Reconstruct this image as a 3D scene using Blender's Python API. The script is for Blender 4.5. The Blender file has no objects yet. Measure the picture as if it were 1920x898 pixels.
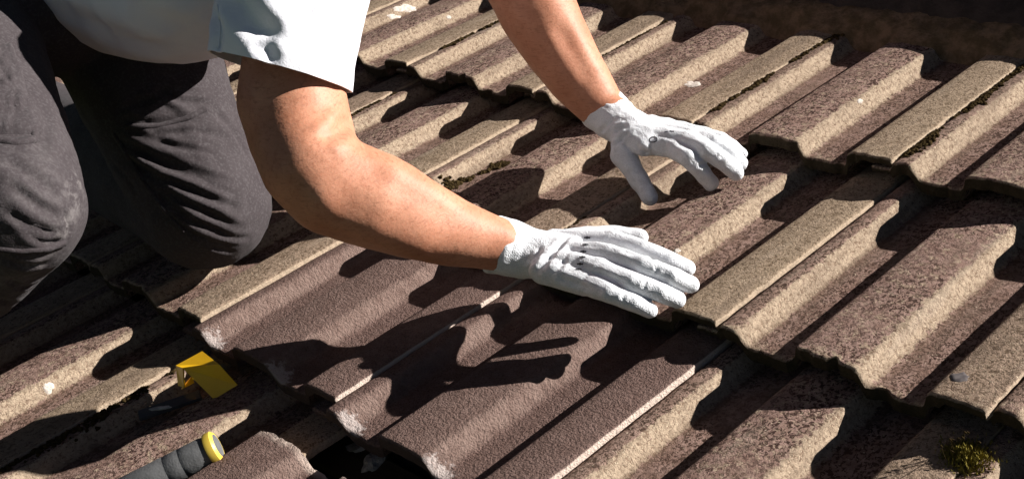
import bpy, bmesh, math, random
import numpy as np
from mathutils import Vector, Matrix, noise
from mathutils.bvhtree import BVHTree

random.seed(7)
sc = bpy.context.scene
col = sc.collection

# ------------------------------------------------------------------ frame of the roof
PITCH = math.radians(25)
ROOF = Matrix.Translation((0, 0, 3.2)) @ Matrix.Rotation(PITCH, 4, 'X')     # (u along the course, v up the slope, n off the roof) -> world
CAMP = np.array([1.38284621, -0.46890416, 0.85384823])
FPX = 2469.57
RC = np.array([[0.68983406, 0.68097087, -0.24577966],
               [-0.21955008, 0.52027704, 0.82529362],
               [0.68987443, -0.51535471, 0.50841203]])

# ------------------------------------------------------------------ camera
cam = bpy.data.cameras.new('camera')
cam.sensor_width = 36
cam.lens = FPX / 1920 * 36
cam.clip_start = 0.02
cam.clip_end = 500
camo = bpy.data.objects.new('camera', cam)
col.objects.link(camo)
M = Matrix.Identity(4)
for i in range(3):
    for j in range(3):
        M[i][j] = RC[j][i]
    M[i][3] = CAMP[i]
camo.matrix_world = ROOF @ M
sc.camera = camo

# ------------------------------------------------------------------ light
SUN = Vector((1.95, 2.45, 1.0)).normalized()          # towards the sun, in the roof's own axes
SW = (ROOF.to_3x3() @ SUN).normalized()
sun = bpy.data.lights.new('sun', 'SUN')
sun.energy = 5.0
sun.angle = math.radians(0.55)
sun.color = (1.0, 0.965, 0.925)
suno = bpy.data.objects.new('sun', sun)
col.objects.link(suno)
suno.rotation_euler = SW.to_track_quat('Z', 'Y').to_euler()
w = bpy.data.worlds.new('World')
sc.world = w
w.use_nodes = True
nt = w.node_tree
sky = nt.nodes.new('ShaderNodeTexSky')
sky.sky_type = 'NISHITA'
sky.sun_disc = False
sky.sun_elevation = math.asin(SW.z)
sky.sun_rotation = math.atan2(SW.x, SW.y)
hs = nt.nodes.new('ShaderNodeHueSaturation')
hs.inputs['Saturation'].default_value = .75
nt.links.new(sky.outputs[0], hs.inputs['Color'])
nt.links.new(hs.outputs[0], nt.nodes['Background'].inputs[0])
sky.altitude = 2500
sky.ozone_density = 2.0
sky.air_density = 0.16
sky.dust_density = 0.1
nt.nodes['Background'].inputs[1].default_value = 0.05
sc.view_settings.view_transform = 'Standard'
sc.view_settings.look = 'None'
sc.view_settings.exposure = 1.05
sc.view_settings.gamma = 1
sc.view_settings.use_curve_mapping = False
sc.cycles.diffuse_bounces = 2


# ------------------------------------------------------------------ helpers
def un(x, y, n=0.0):
    d = RC.T @ np.array([(x - 960) / FPX, -(y - 449) / FPX, -1])
    s = (n - CAMP[2]) / d[2]
    return Vector(CAMP + s * d)


def at(x, y, dep):
    return Vector(CAMP + RC.T @ np.array([(x - 960) / FPX * dep, -(y - 449) / FPX * dep, -dep]))


def ray(x, y):
    return Vector(CAMP), Vector(RC.T @ np.array([(x - 960) / FPX, -(y - 449) / FPX, -1])).normalized()


def tag(o, label=None, cat=None, group=None, kind=None):
    if label: o['label'] = label
    if cat: o['category'] = cat
    if group: o['group'] = group
    if kind: o['kind'] = kind
    return o


def link(name, me, mat=None, parent=None, smooth=True):
    """link a mesh whose coordinates are in roof axes"""
    o = bpy.data.objects.new(name, me)
    col.objects.link(o)
    if mat and not me.materials: me.materials.append(mat)
    if smooth:
        me.polygons.foreach_set('use_smooth', [True] * len(me.polygons))
    if parent:
        o.parent = parent
    else:
        o.matrix_world = ROOF
    return o


def mesh(name, vs, fs):
    me = bpy.data.meshes.new(name)
    me.from_pydata([tuple(v) for v in vs], [], fs)
    me.update()
    return me


def bm_mesh(name, bm):
    me = bpy.data.meshes.new(name)
    bmesh.ops.recalc_face_normals(bm, faces=bm.faces)
    bm.to_mesh(me)
    bm.free()
    return me


def box(bm, lo, hi):
    r = bmesh.ops.create_cube(bm, size=1)
    for v in r['verts']:
        v.co = Vector([lo[i] + (v.co[i] + .5) * (hi[i] - lo[i]) for i in range(3)])
    return r['verts']


def recentre(o, c):
    """give a thing its origin at its base instead of at the roof's"""
    c = Vector(c)
    me = o.data
    me.transform(Matrix.Translation(-c))
    if o.parent:
        o.location = c - (o.parent.get('_c') and Vector(o.parent['_c']) or Vector((0, 0, 0)))
    else:
        o.matrix_world = ROOF @ Matrix.Translation(c)


# ------------------------------------------------------------------ materials
class Nodes:
    def __init__(s, name, rough=0.8, spec=0.3):
        s.m = bpy.data.materials.new(name)
        s.m.use_nodes = True
        s.t = s.m.node_tree
        s.b = s.t.nodes['Principled BSDF']
        s.b.inputs['Roughness'].default_value = rough
        s.b.inputs['Specular IOR Level'].default_value = spec
        tc = s.t.nodes.new('ShaderNodeTexCoord')
        oi = s.t.nodes.new('ShaderNodeObjectInfo')
        mul = s.t.nodes.new('ShaderNodeVectorMath'); mul.operation = 'SCALE'
        mul.inputs[0].default_value = (13.1, 7.7, 3.3)
        s.t.links.new(oi.outputs['Random'], mul.inputs['Scale'])
        add = s.t.nodes.new('ShaderNodeVectorMath'); add.operation = 'ADD'
        s.t.links.new(tc.outputs['Object'], add.inputs[0])
        s.t.links.new(mul.outputs[0], add.inputs[1])
        s.co = add.outputs[0]
        s.rand = oi.outputs['Random']
        s.raw = tc.outputs['Object']

    def noise(s, scale, detail=3, rough=.55, stretch=None, dist=0):
        n = s.t.nodes.new('ShaderNodeTexNoise')
        n.inputs['Scale'].default_value = scale
        n.inputs['Detail'].default_value = detail
        n.inputs['Roughness'].default_value = rough
        n.inputs['Distortion'].default_value = dist
        c = s.co
        if stretch:
            mp = s.t.nodes.new('ShaderNodeMapping')
            mp.inputs['Scale'].default_value = stretch
            s.t.links.new(c, mp.inputs[0]); c = mp.outputs[0]
        s.t.links.new(c, n.inputs['Vector'])
        return n.outputs['Fac']

    def voro(s, scale, feature='F1', rnd=1, stretch=None):
        n = s.t.nodes.new('ShaderNodeTexVoronoi')
        n.feature = feature
        n.inputs['Scale'].default_value = scale
        n.inputs['Randomness'].default_value = rnd
        c = s.co
        if stretch:
            mp = s.t.nodes.new('ShaderNodeMapping')
            mp.inputs['Scale'].default_value = stretch
            s.t.links.new(c, mp.inputs[0]); c = mp.outputs[0]
        s.t.links.new(c, n.inputs['Vector'])
        return n.outputs['Distance']

    def ramp(s, f, a, b, va=0, vb=1):
        n = s.t.nodes.new('ShaderNodeMapRange')
        n.inputs[1].default_value = a; n.inputs[2].default_value = b
        n.inputs[3].default_value = va; n.inputs[4].default_value = vb
        n.interpolation_type = 'SMOOTHSTEP'
        s.t.links.new(f, n.inputs[0])
        return n.outputs[0]

    def math(s, op, a, b=None, clamp=False):
        n = s.t.nodes.new('ShaderNodeMath'); n.operation = op; n.use_clamp = clamp
        for i, x in enumerate((a, b)):
            if x is None: continue
            if isinstance(x, (int, float)): n.inputs[i].default_value = x
            else: s.t.links.new(x, n.inputs[i])
        return n.outputs[0]

    def mix(s, f, a, b):
        n = s.t.nodes.new('ShaderNodeMix'); n.data_type = 'RGBA'
        if isinstance(f, (int, float)): n.inputs[0].default_value = f
        else: s.t.links.new(f, n.inputs[0])
        for i, x in ((6, a), (7, b)):
            if isinstance(x, tuple): n.inputs[i].default_value = (*x, 1)
            else: s.t.links.new(x, n.inputs[i])
        return n.outputs[2]

    def attr(s, name):
        n = s.t.nodes.new('ShaderNodeAttribute'); n.attribute_name = name
        return n.outputs['Fac']

    def color(s, c):
        if isinstance(c, tuple): s.b.inputs['Base Color'].default_value = (*c, 1)
        else: s.t.links.new(c, s.b.inputs['Base Color'])

    def bump(s, h, dist=.001, strength=1):
        n = s.t.nodes.new('ShaderNodeBump')
        n.inputs['Distance'].default_value = dist
        n.inputs['Strength'].default_value = strength
        s.t.links.new(h, n.inputs['Height'])
        s.t.links.new(n.outputs[0], s.b.inputs['Normal'])


def mat_old():
    k = Nodes('weathered_concrete', .95, .08)
    cream, beige, edge, dirt = k.attr('cream'), k.attr('beige'), k.attr('edge'), k.attr('dirt')
    big = k.noise(13, 4, .6)
    mid = k.noise(60, 5, .65)
    spots = k.noise(265, 3, .60, stretch=(1, .75, 1), dist=.8)
    fine = k.noise(900, 2, .6)
    brown = k.mix(k.ramp(mid, .35, .65), (0.290, 0.191, 0.157), (0.210, 0.130, 0.104))
    sp = k.math('MULTIPLY', k.ramp(spots, .49, .55), k.ramp(big, .32, .56, .5, 1))
    brown = k.mix(sp, brown, (0.050, 0.028, 0.022))
    bg = k.mix(k.ramp(k.noise(90, 4, .7), .35, .7), (0.330, 0.246, 0.172), (0.240, 0.177, 0.119))
    bg = k.mix(k.math('MULTIPLY', k.ramp(spots, .53, .61), .75), bg, (0.100, 0.065, 0.040))
    c = k.mix(k.math('MULTIPLY', beige, k.ramp(k.rand, 0, 1, .65, 1)), brown, bg)
    cr = k.mix(k.ramp(k.noise(160, 4, .7), .38, .68), (0.400, 0.307, 0.220), (0.270, 0.200, 0.141))
    cr = k.mix(k.ramp(spots, .55, .63, 0, .75), cr, (0.130, 0.079, 0.053))
    cm = k.math('ADD', cream, k.math('MULTIPLY', k.math('SUBTRACT', k.noise(95, 5, .8), .5), 3.0))
    cm = k.ramp(cm, .36, .74)
    c = k.mix(cm, c, cr)
    st = k.noise(30, 4, .65, stretch=(1, .13, 1))
    c = k.mix(k.ramp(st, .50, .66, 0, .45), c, (0.150, 0.107, 0.079))
    c = k.mix(k.ramp(st, .30, .42, .35, 0), c, (0.340, 0.270, 0.207))
    fl = k.ramp(k.noise(420, 2, .5), .66, .72, 0, 1)
    c = k.mix(k.math('MULTIPLY', fl, k.ramp(big, .4, .6, .15, .9)), c, (0.550, 0.456, 0.334))
    c = k.mix(k.ramp(k.noise(22, 5, .7), .58, .72, 0, .55), c, (0.100, 0.065, 0.042))
    c = k.mix(k.math('MULTIPLY', dirt, k.ramp(mid, .3, .6, .3, 1)), c, (0.130, 0.082, 0.057))
    c = k.mix(edge, c, (0.500, 0.391, 0.282))
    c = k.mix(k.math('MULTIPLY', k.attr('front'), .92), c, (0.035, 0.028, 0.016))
    k.color(c)
    h = k.math('ADD', k.math('MULTIPLY', fine, .55), k.math('SUBTRACT', k.math('MULTIPLY', k.noise(260, 3, .6), .9), k.math('MULTIPLY', sp, .35)))
    k.bump(h, .0019, .85)
    return k.m


def mat_new():
    k = Nodes('brown_concrete', .92, .1)
    cream, edge = k.attr('cream'), k.attr('edge')
    mid = k.noise(70, 4, .6)
    fine = k.noise(520, 3, .65)
    c = k.mix(k.ramp(mid, .3, .7), (0.130, 0.081, 0.067), (0.170, 0.110, 0.093))
    c = k.mix(k.ramp(fine, .52, .66), c, (0.065, 0.039, 0.033))
    c = k.mix(k.ramp(fine, .30, .40, .6, 0), c, (0.260, 0.189, 0.162))
    c = k.mix(k.ramp(k.noise(230, 3, .6), .56, .66, 0, .55), c, (0.075, 0.047, 0.040))
    c = k.mix(k.math('MULTIPLY', cream, k.ramp(mid, .25, .7, .2, .6)), c, (0.240, 0.170, 0.141))
    cl = k.ramp(k.math('ADD', k.attr('chalk'), k.math('MULTIPLY', k.math('SUBTRACT', k.noise(150, 4, .7), .5), 1.6)), .60, .95, 0, .75)
    c = k.mix(cl, c, (0.450, 0.388, 0.361))
    c = k.mix(edge, c, (0.600, 0.485, 0.408))
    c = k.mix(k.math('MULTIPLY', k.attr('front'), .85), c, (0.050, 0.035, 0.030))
    k.color(c)
    h = k.math('ADD', k.math('MULTIPLY', fine, .9), k.math('MULTIPLY', k.noise(250, 2, .6), 1.2))
    k.bump(h, .0030, .9)
    return k.m


def mat_simple(name, c, c2=None, rough=.8, spec=.3, scale=60, bump=None, bs=200, metal=0, stretch=None):
    k = Nodes(name, rough, spec)
    k.b.inputs['Metallic'].default_value = metal
    if c2: k.color(k.mix(k.ramp(k.noise(scale, 4, .65, stretch=stretch), .35, .65), c, c2))
    else: k.color(c)
    if bump: k.bump(k.noise(bs, 3, .6, stretch=stretch), bump, .8)
    return k.m


def mat_skin():
    k = Nodes('skin', .56, .34)
    mid = k.noise(28, 4, .6)
    fine = k.noise(160, 4, .7)
    c = k.mix(k.ramp(mid, .15, .85), (.43, .175, .098), (.57, .27, .165))
    c = k.mix(k.ramp(fine, .50, .68, 0, .45), c, (.33, .125, .065))
    hairs = k.noise(420, 3, .7, stretch=(.16, .3, 1), dist=.4)
    c = k.mix(k.ramp(hairs, .52, .70, 0, .36), c, (.19, .075, .04))
    c = k.mix(k.ramp(hairs, .30, .40, .25, 0), c, (.66, .37, .24))
    k.color(c)
    k.b.inputs['Subsurface Weight'].default_value = .12
    k.b.inputs['Subsurface Radius'].default_value = (1, .35, .2)
    k.b.inputs['Subsurface Scale'].default_value = .008
    k.bump(k.math('ADD', k.noise(240, 3, .6), k.math('MULTIPLY', hairs, .9)), .0005, .7)
    return k.m


def mat_trouser():
    k = Nodes('charcoal_cotton', .95, .1)
    c = k.mix(k.ramp(k.noise(18, 4, .6), .3, .7), (.044, .036, .038), (.056, .047, .049))
    c = k.mix(k.ramp(k.noise(300, 2, .5), .45, .7, 0, .4), c, (.10, .09, .092))
    dust = k.math('MULTIPLY', k.attr('dust'), k.ramp(k.noise(45, 5, .75), .42, .68))
    c = k.mix(k.math('MULTIPLY', dust, .75), c, (.34, .31, .30))
    k.color(c)
    k.b.inputs['Sheen Weight'].default_value = .03
    wv = k.noise(900, 2, .5, stretch=(1, .35, 1))
    k.bump(k.math('ADD', wv, k.math('MULTIPLY', k.noise(70, 3, .5), 2.2)), .0006, .8)
    return k.m


OLD = mat_old()
NEW = mat_new()
SKIN = mat_skin()
TROUSER = mat_trouser()
SHIRT = mat_simple('white_shirt', (.84, .84, .88), (.79, .79, .85), .9, .15, 25, .0006, 300)
GLOVE = mat_simple('grey_white_knit', (.80, .81, .82), (.70, .71, .72), .85, .2, 55, .0008, 420)
def mat_glove():
    k = Nodes('pale_knit', .9, .15)
    c = k.mix(k.ramp(k.noise(55, 3, .6), .35, .65), (.80, .81, .83), (.70, .71, .73))
    c = k.mix(k.ramp(k.noise(38, 5, .72), .56, .70, 0, .6), c, (.42, .42, .44))
    kn = k.voro(620)
    c = k.mix(k.ramp(kn, .35, .75, 0, .22), c, (.40, .41, .43))
    k.color(c)
    k.bump(k.math('ADD', k.math('MULTIPLY', kn, -.8), k.math('MULTIPLY', k.noise(130, 3, .6), 1.2)), .0009, .8)
    return k.m


GLOVE = mat_glove()
FELT = mat_simple('roofing_felt', (.022, .022, .024), (.045, .045, .046), .7, .3, 40, .002, 30)
WOOD = mat_simple('batten_wood', (.04, .03, .022), (.06, .045, .03), .8, .2, 40, .001, 80, stretch=(.1, 1, 1))
MORTAR = mat_simple('mossy_mortar', (.17, .115, .075), (.085, .06, .035), .95, .1, 45, .006, 60)
RIDGE = mat_simple('dark_ridge_clay', (.05, .038, .034), (.028, .022, .02), .9, .2, 30, .002, 160)
MOSS = mat_simple('moss', (.030, .020, .010), (.055, .038, .016), 1, 0, 150, .002, 300)
MOSSG = mat_simple('green_moss', (.26, .21, .05), (.13, .105, .022), 1, 0, 200)
LICHEN = mat_simple('pale_lichen', (.62, .56, .50), (.42, .36, .31), .95, .1, 220, .001, 500)
YELLOW = mat_simple('yellow_plastic', (.86, .50, .012), (.80, .44, .01), .38, .5, 20)
RUBBER = mat_simple('grey_rubber', (.13, .13, .13), (.10, .10, .10), .6, .35, 90, .0005, 400)
YRING = mat_simple('yellow_ring', (.74, .52, .07), None, .45, .5)
STEEL = mat_simple('steel', (.45, .45, .45), None, .35, .5, metal=1)
CHIP = mat_simple('mortar_chip', (.48, .45, .43), (.32, .30, .29), .95, .1, 120, .002, 300)
INK = mat_simple('printed_ink', (.05, .05, .055), None, .7, .2)
HAIR = mat_simple('hair', (.05, .03, .018), (.09, .055, .03), .6, .4, 90, .002, 200)
BOOT = mat_simple('boot_leather', (.05, .035, .025), (.08, .055, .035), .6, .3, 60, .001, 100)
BRICK = mat_simple('house_brick', (.28, .13, .08), (.22, .10, .06), .9, .1, 30, .002, 60)
GRASSM = mat_simple('lawn', (.05, .08, .025), (.08, .10, .035), 1, 0, 2)
STITCH = mat_simple('stitching', (.13, .12, .12), None, .9, .1)

# ------------------------------------------------------------------ roof tiles
G = 0.3405
T = 0.0345
H = 0.0205
PROF = [(-.028, H - .013), (-.003, H - .013), (.0030, H - .0029), (.010, H - .0013), (.018, H - .0009), (.0235, H - .0021),
        (.0265, H - .0048), (.034, .0042), (.038, .0012), (.045, 0), (.060, 0), (.080, 0), (.0875, .0015), (.0905, .005), (.0935, H - .0035),
        (.0965, H - .0012), (.102, H - .0002), (.116, H + .0012), (.130, H + .0016), (.144, H + .0012), (.158, H), (.1655, H - .0012), (.1685, H - .0036),
        (.1758, .0040), (.181, .0012), (.187, 0), (.205, 0), (.226, 0), (.2345, .0015), (.2375, .005), (.2410, H - .0035), (.244, H - .0012),
        (.250, H), (.262, H + .0011), (.274, H + .0016), (.286, H + .0012), (.296, H + .0006), (.2988, H - .0001), (.2998, H - .0012)]


def prof(u):
    for (a, ha), (b, hb) in zip(PROF, PROF[1:]):
        if u <= b: return ha + (hb - ha) * (u - a) / (b - a)
    return PROF[-1][1]


def sstep(x, a, b):
    x = min(1, max(0, (x - a) / (b - a)))
    return x * x * (3 - 2 * x)


def tile_mesh(name, seed, new=False, rough_edge=1.0, broken_head=False, umin=-1):
    us = []
    for (a, ha), (b, hb) in zip(PROF, PROF[1:]):
        k = max(1, int(round((b - a) / .0035)))
        us += [a + (b - a) * i / k for i in range(k)]
    us.append(PROF[-1][0])
    us = [u for u in us if u >= umin]
    L = .42
    vs = [0, .0006, .0016, .003, .005, .008, .012, .017, .023, .03, .038, .047, .057] + [.057 + (L - .057) * i / 34 for i in range(1, 35)]
    nu, nv = len(us), len(vs)
    top, bot = [], []
    at_ = {'cream': [], 'beige': [], 'edge': [], 'dirt': [], 'chalk': [], 'front': []}
    off = Vector((seed * 3.7, seed * 1.9, seed * 5.1))
    amp = (.0011 if new else .0020) * rough_edge
    # front line and head line, both uneven
    fr, hd = [], []
    for u in us:
        f = noise.noise(Vector((u * 45, seed, 0)) + off) * amp + noise.noise(Vector((u * 160, seed, 3)) + off) * amp * .8
        if not new:
            c = noise.noise(Vector((u * 70, seed, 9)) + off)
            f += max(0, c - .2) * .016 * rough_edge + max(0, noise.noise(Vector((u * 260, seed, 19)) + off) - .15) * .003
        fr.append(f)
        h = noise.noise(Vector((u * 30, seed, 5)) + off) * .002
        if broken_head:
            h -= max(0, noise.noise(Vector((u * 26, seed, 13)) + off)) * .022 + abs(noise.noise(Vector((u * 130, seed, 15)) + off)) * .003
        hd.append(h)
    thick = .0165
    for j, v in enumerate(vs):
        for i, u in enumerate(us):
            s = j / (nv - 1)
            vv = v + fr[i] * max(0, 1 - v / .012) + hd[i] * sstep(v, .3, L)
            p = prof(u)
            d = noise.noise(Vector((u * 24, vv * 14, 0)) + off) * .0007 + noise.noise(Vector((u * 90, vv * 90, 0)) + off) * (.00022 if new else .00045)
            edge_round = -.0013 * (1 - sstep(v, 0, .004)) * rough_edge - .0012 * (1 - sstep(v, 0, .002))
            tilt = T * (1 - v / G)
            n = tilt + p + d + edge_round
            uu = u
            if u > .292:                                   # worn right edge lying on the next tile
                wv = noise.noise(Vector((0, v * 60, 1)) + off) * .0014 + noise.noise(Vector((0, v * 210, 4)) + off) * (.0004 if new else .0011)
                uu = u + (wv - (0 if new else max(0, noise.noise(Vector((0, v * 22, 7)) + off) - .2) * .008)) * sstep(u, .292, .2995)
            top.append((uu, vv, n))
            lefty = u > .244
            th = thick if u < .245 else max(.0085, thick - (u - .245) * .3)
            if u > .255: th = .0095
            if u < 0: th = .006
            bot.append((uu, vv + .0006, max(n - th, tilt + p - th)))
            cr = 0
            for c0, c1, c2, c3 in ((.018, .026, .036, .043), (.157, .166, .178, .184)):
                cr = max(cr, sstep(u, c0, c1) * (1 - sstep(u, c2, c3)))
            cr = max(cr, .30 if (.092 < u < .17) else 0, .22 * (.24 < u))
            cr = max(cr, .55 * (1 - sstep(v, 0, .03)) if not new else cr)
            at_['cream'].append(cr)
            at_['beige'].append(1.0 if u > .235 else (.25 if u < .03 else 0))
            at_['edge'].append((.9 if new else .6) * sstep(u, .2988, .2996))
            at_['dirt'].append(.75 * max(1 - abs(u - .0415) / .008, 1 - abs(u - .1845) / .008, 0, .35 if (.045 < u < .085 or .19 < u < .232) else 0))
            ck = max(0, 1 - math.hypot(u - .036, v * .8) / .034, 1 - math.hypot(u - .180, v * .8) / .034) * 1.3
            at_['chalk'].append(ck if new else 0)
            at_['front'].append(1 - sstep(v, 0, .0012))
            if broken_head: at_['edge'][-1] = max(at_['edge'][-1], .85 * sstep(v, L - .011, L - .004) * (.5 + .5 * sstep(noise.noise(Vector((u * 80, v * 80, 2))), -.3, .1)))
    V = top + bot
    F = []
    idx = lambda j, i: j * nu + i
    B = len(top)
    for j in range(nv - 1):
        for i in range(nu - 1):
            F.append((idx(j, i), idx(j, i + 1), idx(j + 1, i + 1), idx(j + 1, i)))
            F.append((B + idx(j, i), B + idx(j + 1, i), B + idx(j + 1, i + 1), B + idx(j, i + 1)))
    for i in range(nu - 1):
        F.append((idx(0, i), B + idx(0, i), B + idx(0, i + 1), idx(0, i + 1)))
        F.append((idx(nv - 1, i), idx(nv - 1, i + 1), B + idx(nv - 1, i + 1), B + idx(nv - 1, i)))
    ns = len(F)
    for j in range(nv - 1):
        F.append((idx(j, 0), idx(j + 1, 0), B + idx(j + 1, 0), B + idx(j, 0)))
        F.append((idx(j, nu - 1), B + idx(j, nu - 1), B + idx(j + 1, nu - 1), idx(j + 1, nu - 1)))
    me = mesh(name, V, F)
    for k, a in at_.items():
        at = me.attributes.new(k, 'FLOAT', 'POINT')
        bv = [x * (0 if k in ('cream', 'beige', 'chalk') else 1) for x in a]
        at.data.foreach_set('value', a + bv)
    me.polygons.foreach_set('use_smooth', [True] * len(me.polygons))
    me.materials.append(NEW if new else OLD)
    # keep the arris between top and front crisp
    try:
        me.set_sharp_from_angle(angle=math.radians(50))
    except Exception:
        pass
    return me


OLDM = [tile_mesh('weathered_tile_%s' % 'abcdefg'[i], i + 1) for i in range(6)]
NEWM = [tile_mesh('brown_tile_%s' % 'abc'[i], i + 21, new=True) for i in range(3)]
NEWB = tile_mesh('brown_tile_broken', 31, new=True, broken_head=True, umin=.083)

TILES = {}
lab = {}
# (row, col): row 0 hangs under the ridge, col c starts at u = 0.3 c
lab[(0, 2)] = 'weathered tile under the ridge nearest the top right corner, below the ridge joint'
lab[(0, 1)] = 'weathered tile under the ridge with long brown moss seam, second from the right'
lab[(0, 0)] = 'weathered tile under the ridge with the pink lichen spot, above the far gloved hand'
lab[(0, -1)] = 'weathered tile under the ridge, directly behind the far forearm'
lab[(0, -2)] = 'weathered tile under the ridge with a mossy dark seam, left of the far forearm'
lab[(0, -3)] = 'weathered top course tile just right of the white sleeve, splashed with white lichen'
lab[(0, 3)] = 'weathered tile under the ridge cut off by the right photo edge'
lab[(1, 2)] = 'weathered middle course tile with a wide brown roll, right of the gloved hands'
lab[(1, 3)] = 'weathered tile in the middle course carrying the dark oval stain, near the right photo edge'
lab[(1, 1)] = 'weathered middle course tile whose beige edge roll lies just right of the fingertips'
lab[(1, 0)] = 'weathered tile in the middle course between the two gloved hands, half in arm shadow'
lab[(1, -1)] = 'weathered tile in the middle course with moss in its pan, above the near forearm'
lab[(1, -2)] = 'weathered tile in the middle course with mossy seam, right beside the near elbow'
lab[(1, -3)] = 'weathered tile in the middle course mostly hidden behind the bent elbow and knee'
lab[(2, -1)] = 'old tile with yellowish edge roll beside the kneeling knee, left of the brown tiles'
lab[(2, 0)] = 'new brown tile under the forearm, leftmost of the clean brown tiles'
lab[(2, 1)] = 'new brown tile crossed by the hand shadow, middle of the clean brown tiles'
lab[(2, 2)] = 'weathered tile at the bottom edge, right of the clean brown tiles'
lab[(2, 3)] = 'weathered tile at the bottom right corner carrying the green moss tuft'
lab[(2, -2)] = 'old tile in shadow beneath the kneeling worker in the third course'
lab[(3, -1)] = 'weathered tile at lower left with a rounded sunlit roll beside the dark trouser leg'
lab[(3, 0)] = 'weathered tile at lower left between the yellow strip and the grey handle'
lab[(3, -2)] = 'weathered tile at the left photo edge below the trouser leg'
lab[(4, -1)] = 'weathered tile at the bottom left corner, mostly in shadow'


DN = -.0205 - .003


def place(row, c, me, du=0, dv=0, dn=0, rz=0, rx=0, label=None):
    dn += DN
    name = 'concrete_tile'
    o = bpy.data.objects.new(name, me)
    col.objects.link(o)
    loc = Vector((.3 * c + du, (2 - row) * G + dv, dn))
    o.matrix_world = ROOF @ Matrix.Translation(loc) @ Matrix.Rotation(rz, 4, 'Z') @ Matrix.Rotation(rx, 4, 'X')
    tag(o, label, 'roof tile', 'interlocking concrete tiles of the roof slope')
    TILES[(row, c)] = o
    return o


rt = random.Random(3)
for row in range(0, 5):
    for c in range(-5, 6):
        if row == 4 and c < -3: continue
        if row == 3 and c == 1: continue            # the opened gap
        if row == 4 and c == 1: continue
        du, dv, rz = rt.uniform(-.0012, .0012), rt.uniform(-.003, .003), rt.uniform(-.003, .003)
        me = OLDM[rt.randrange(6)]
        if (row, c) in ((2, 0), (2, 1)): me = NEWM[c]
        dn = 0
        if row == 2:
            dv += {-1: .060, 0: .048, 1: .030}.get(c, 0)
            if c in (-2, -3, -4, -5): dv += .058
        if (row, c) == (1, 3): dv += .011
        l = lab.get((row, c)) or 'weathered roof tile lying outside the picture or hidden behind the worker'
        place(row, c, me, du, dv, dn, rz, 0, l)
# brown replacement tile not yet pushed home, with a broken head edge
loose = place(3, 1, NEWB, -.150, -.098, .0235, 0.0, .015, 'loose new brown tile with broken white head edge beside the grey tool handle')

bpy.context.view_layer.update()


# ------------------------------------------------------------------ house under the tiles
house = bpy.data.objects.new('house', None)
col.objects.link(house)
house.matrix_world = Matrix.Identity(4)
tag(house, 'brick house carrying the tiled roof, its black felt showing in the opened gap', 'house')


def roofpart(name, me, mat):
    o = bpy.data.objects.new(name, me)
    col.objects.link(o)
    me.materials.append(mat)
    o.parent = house
    o.matrix_world = ROOF
    return o


bm = bmesh.new()
nx, ny = 120, 60
vv = []
for j in range(ny + 1):
    for i in range(nx + 1):
        u = -2.6 + 4.9 * i / nx; v = -1.5 + 2.65 * j / ny
        vv.append((u, v, -.062 + noise.noise(Vector((u * 6, v * 3, 2))) * .006 - .004 * abs(math.sin((v * 1.0) / G * math.pi))))
ff = [(j * (nx + 1) + i, j * (nx + 1) + i + 1, (j + 1) * (nx + 1) + i + 1, (j + 1) * (nx + 1) + i) for j in range(ny) for i in range(nx)]
me = mesh('felt', vv, ff)
me.polygons.foreach_set('use_smooth', [True] * len(me.polygons))
roofpart('roofing_felt', me, FELT)
for r in range(-1, 6):
    bm = bmesh.new()
    v = (2 - r) * G + .40
    if v > 1.2: continue
    box(bm, (-2.5, v - .045, -.064), (2.2, v, -.050))
    roofpart('batten', bm_mesh('batten', bm), WOOD)
bm = bmesh.new(); box(bm, (-2.6, -1.5, -.11), (2.3, 1.15, -.076)); roofpart('roof_deck', bm_mesh('deck', bm), WOOD)
# the far slope, falling away beyond the ridge
me = mesh('far', [(-2.6, 1.17, .0), (2.3, 1.17, .0), (2.3, 1.17 + 2.2 * math.cos(2 * PITCH), -2.2 * math.sin(2 * PITCH)), (-2.6, 1.17 + 2.2 * math.cos(2 * PITCH), -2.2 * math.sin(2 * PITCH))], [(0, 1, 2, 3)])
roofpart('far_slope', me, RIDGE)
bm = bmesh.new(); box(bm, (-2.4, -1.1, 0), (2.1, 2.9, 2.35))
o = bpy.data.objects.new('wall', bm_mesh('wall', bm)); col.objects.link(o); o.data.materials.append(BRICK); o.parent = house

gm = mesh('ground', [(-200, -200, 0), (200, -200, 0), (200, 200, 0), (-200, 200, 0)], [(0, 1, 2, 3)])
g = bpy.data.objects.new('ground', gm); col.objects.link(g); gm.materials.append(GRASSM); tag(g, kind='structure')

# ------------------------------------------------------------------ ridge: mortar bed and capping tiles
VC, NC, RR = 1.140, -.066, .118
vv, ff = [], []
nu = 420; prow = []
for i in range(nu + 1):
    u = -2.0 + 3.6 * i / nu
    base = prof((u % .3)) if (u % .3) < .2998 else H
    jitter = noise.noise(Vector((u * 11, 1, 0))) * .006 + noise.noise(Vector((u * 50, 5, 0))) * .004
    b = base + DN
    pts = [(1.006 + jitter, b - .012), (1.016 + jitter, b + .006),
           (1.026 + jitter * .5, b * .5 + .008), (1.036 + jitter * .3, .013), (1.046, .017 + jitter * .4), (1.056, .021 + jitter * .3), (1.072, .023), (1.09, .01)]
    for k, (v, n) in enumerate(pts):
        d = noise.noise(Vector((u * 40, v * 40, n * 40))) * .004 + noise.noise(Vector((u * 130, v * 130, n * 90))) * .0018
        vv.append((u, v - d, n + d * .7))
    if i:
        for k in range(7):
            a = (i - 1) * 8 + k
            ff.append((a, a + 8, a + 9, a + 1))
mm = mesh('ridge_mortar', vv, ff)
o = link('ridge_mortar', mm, MORTAR)
tag(o, 'rough dark mossy mortar strip bedding the ridge along the top right', 'mortar')
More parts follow.
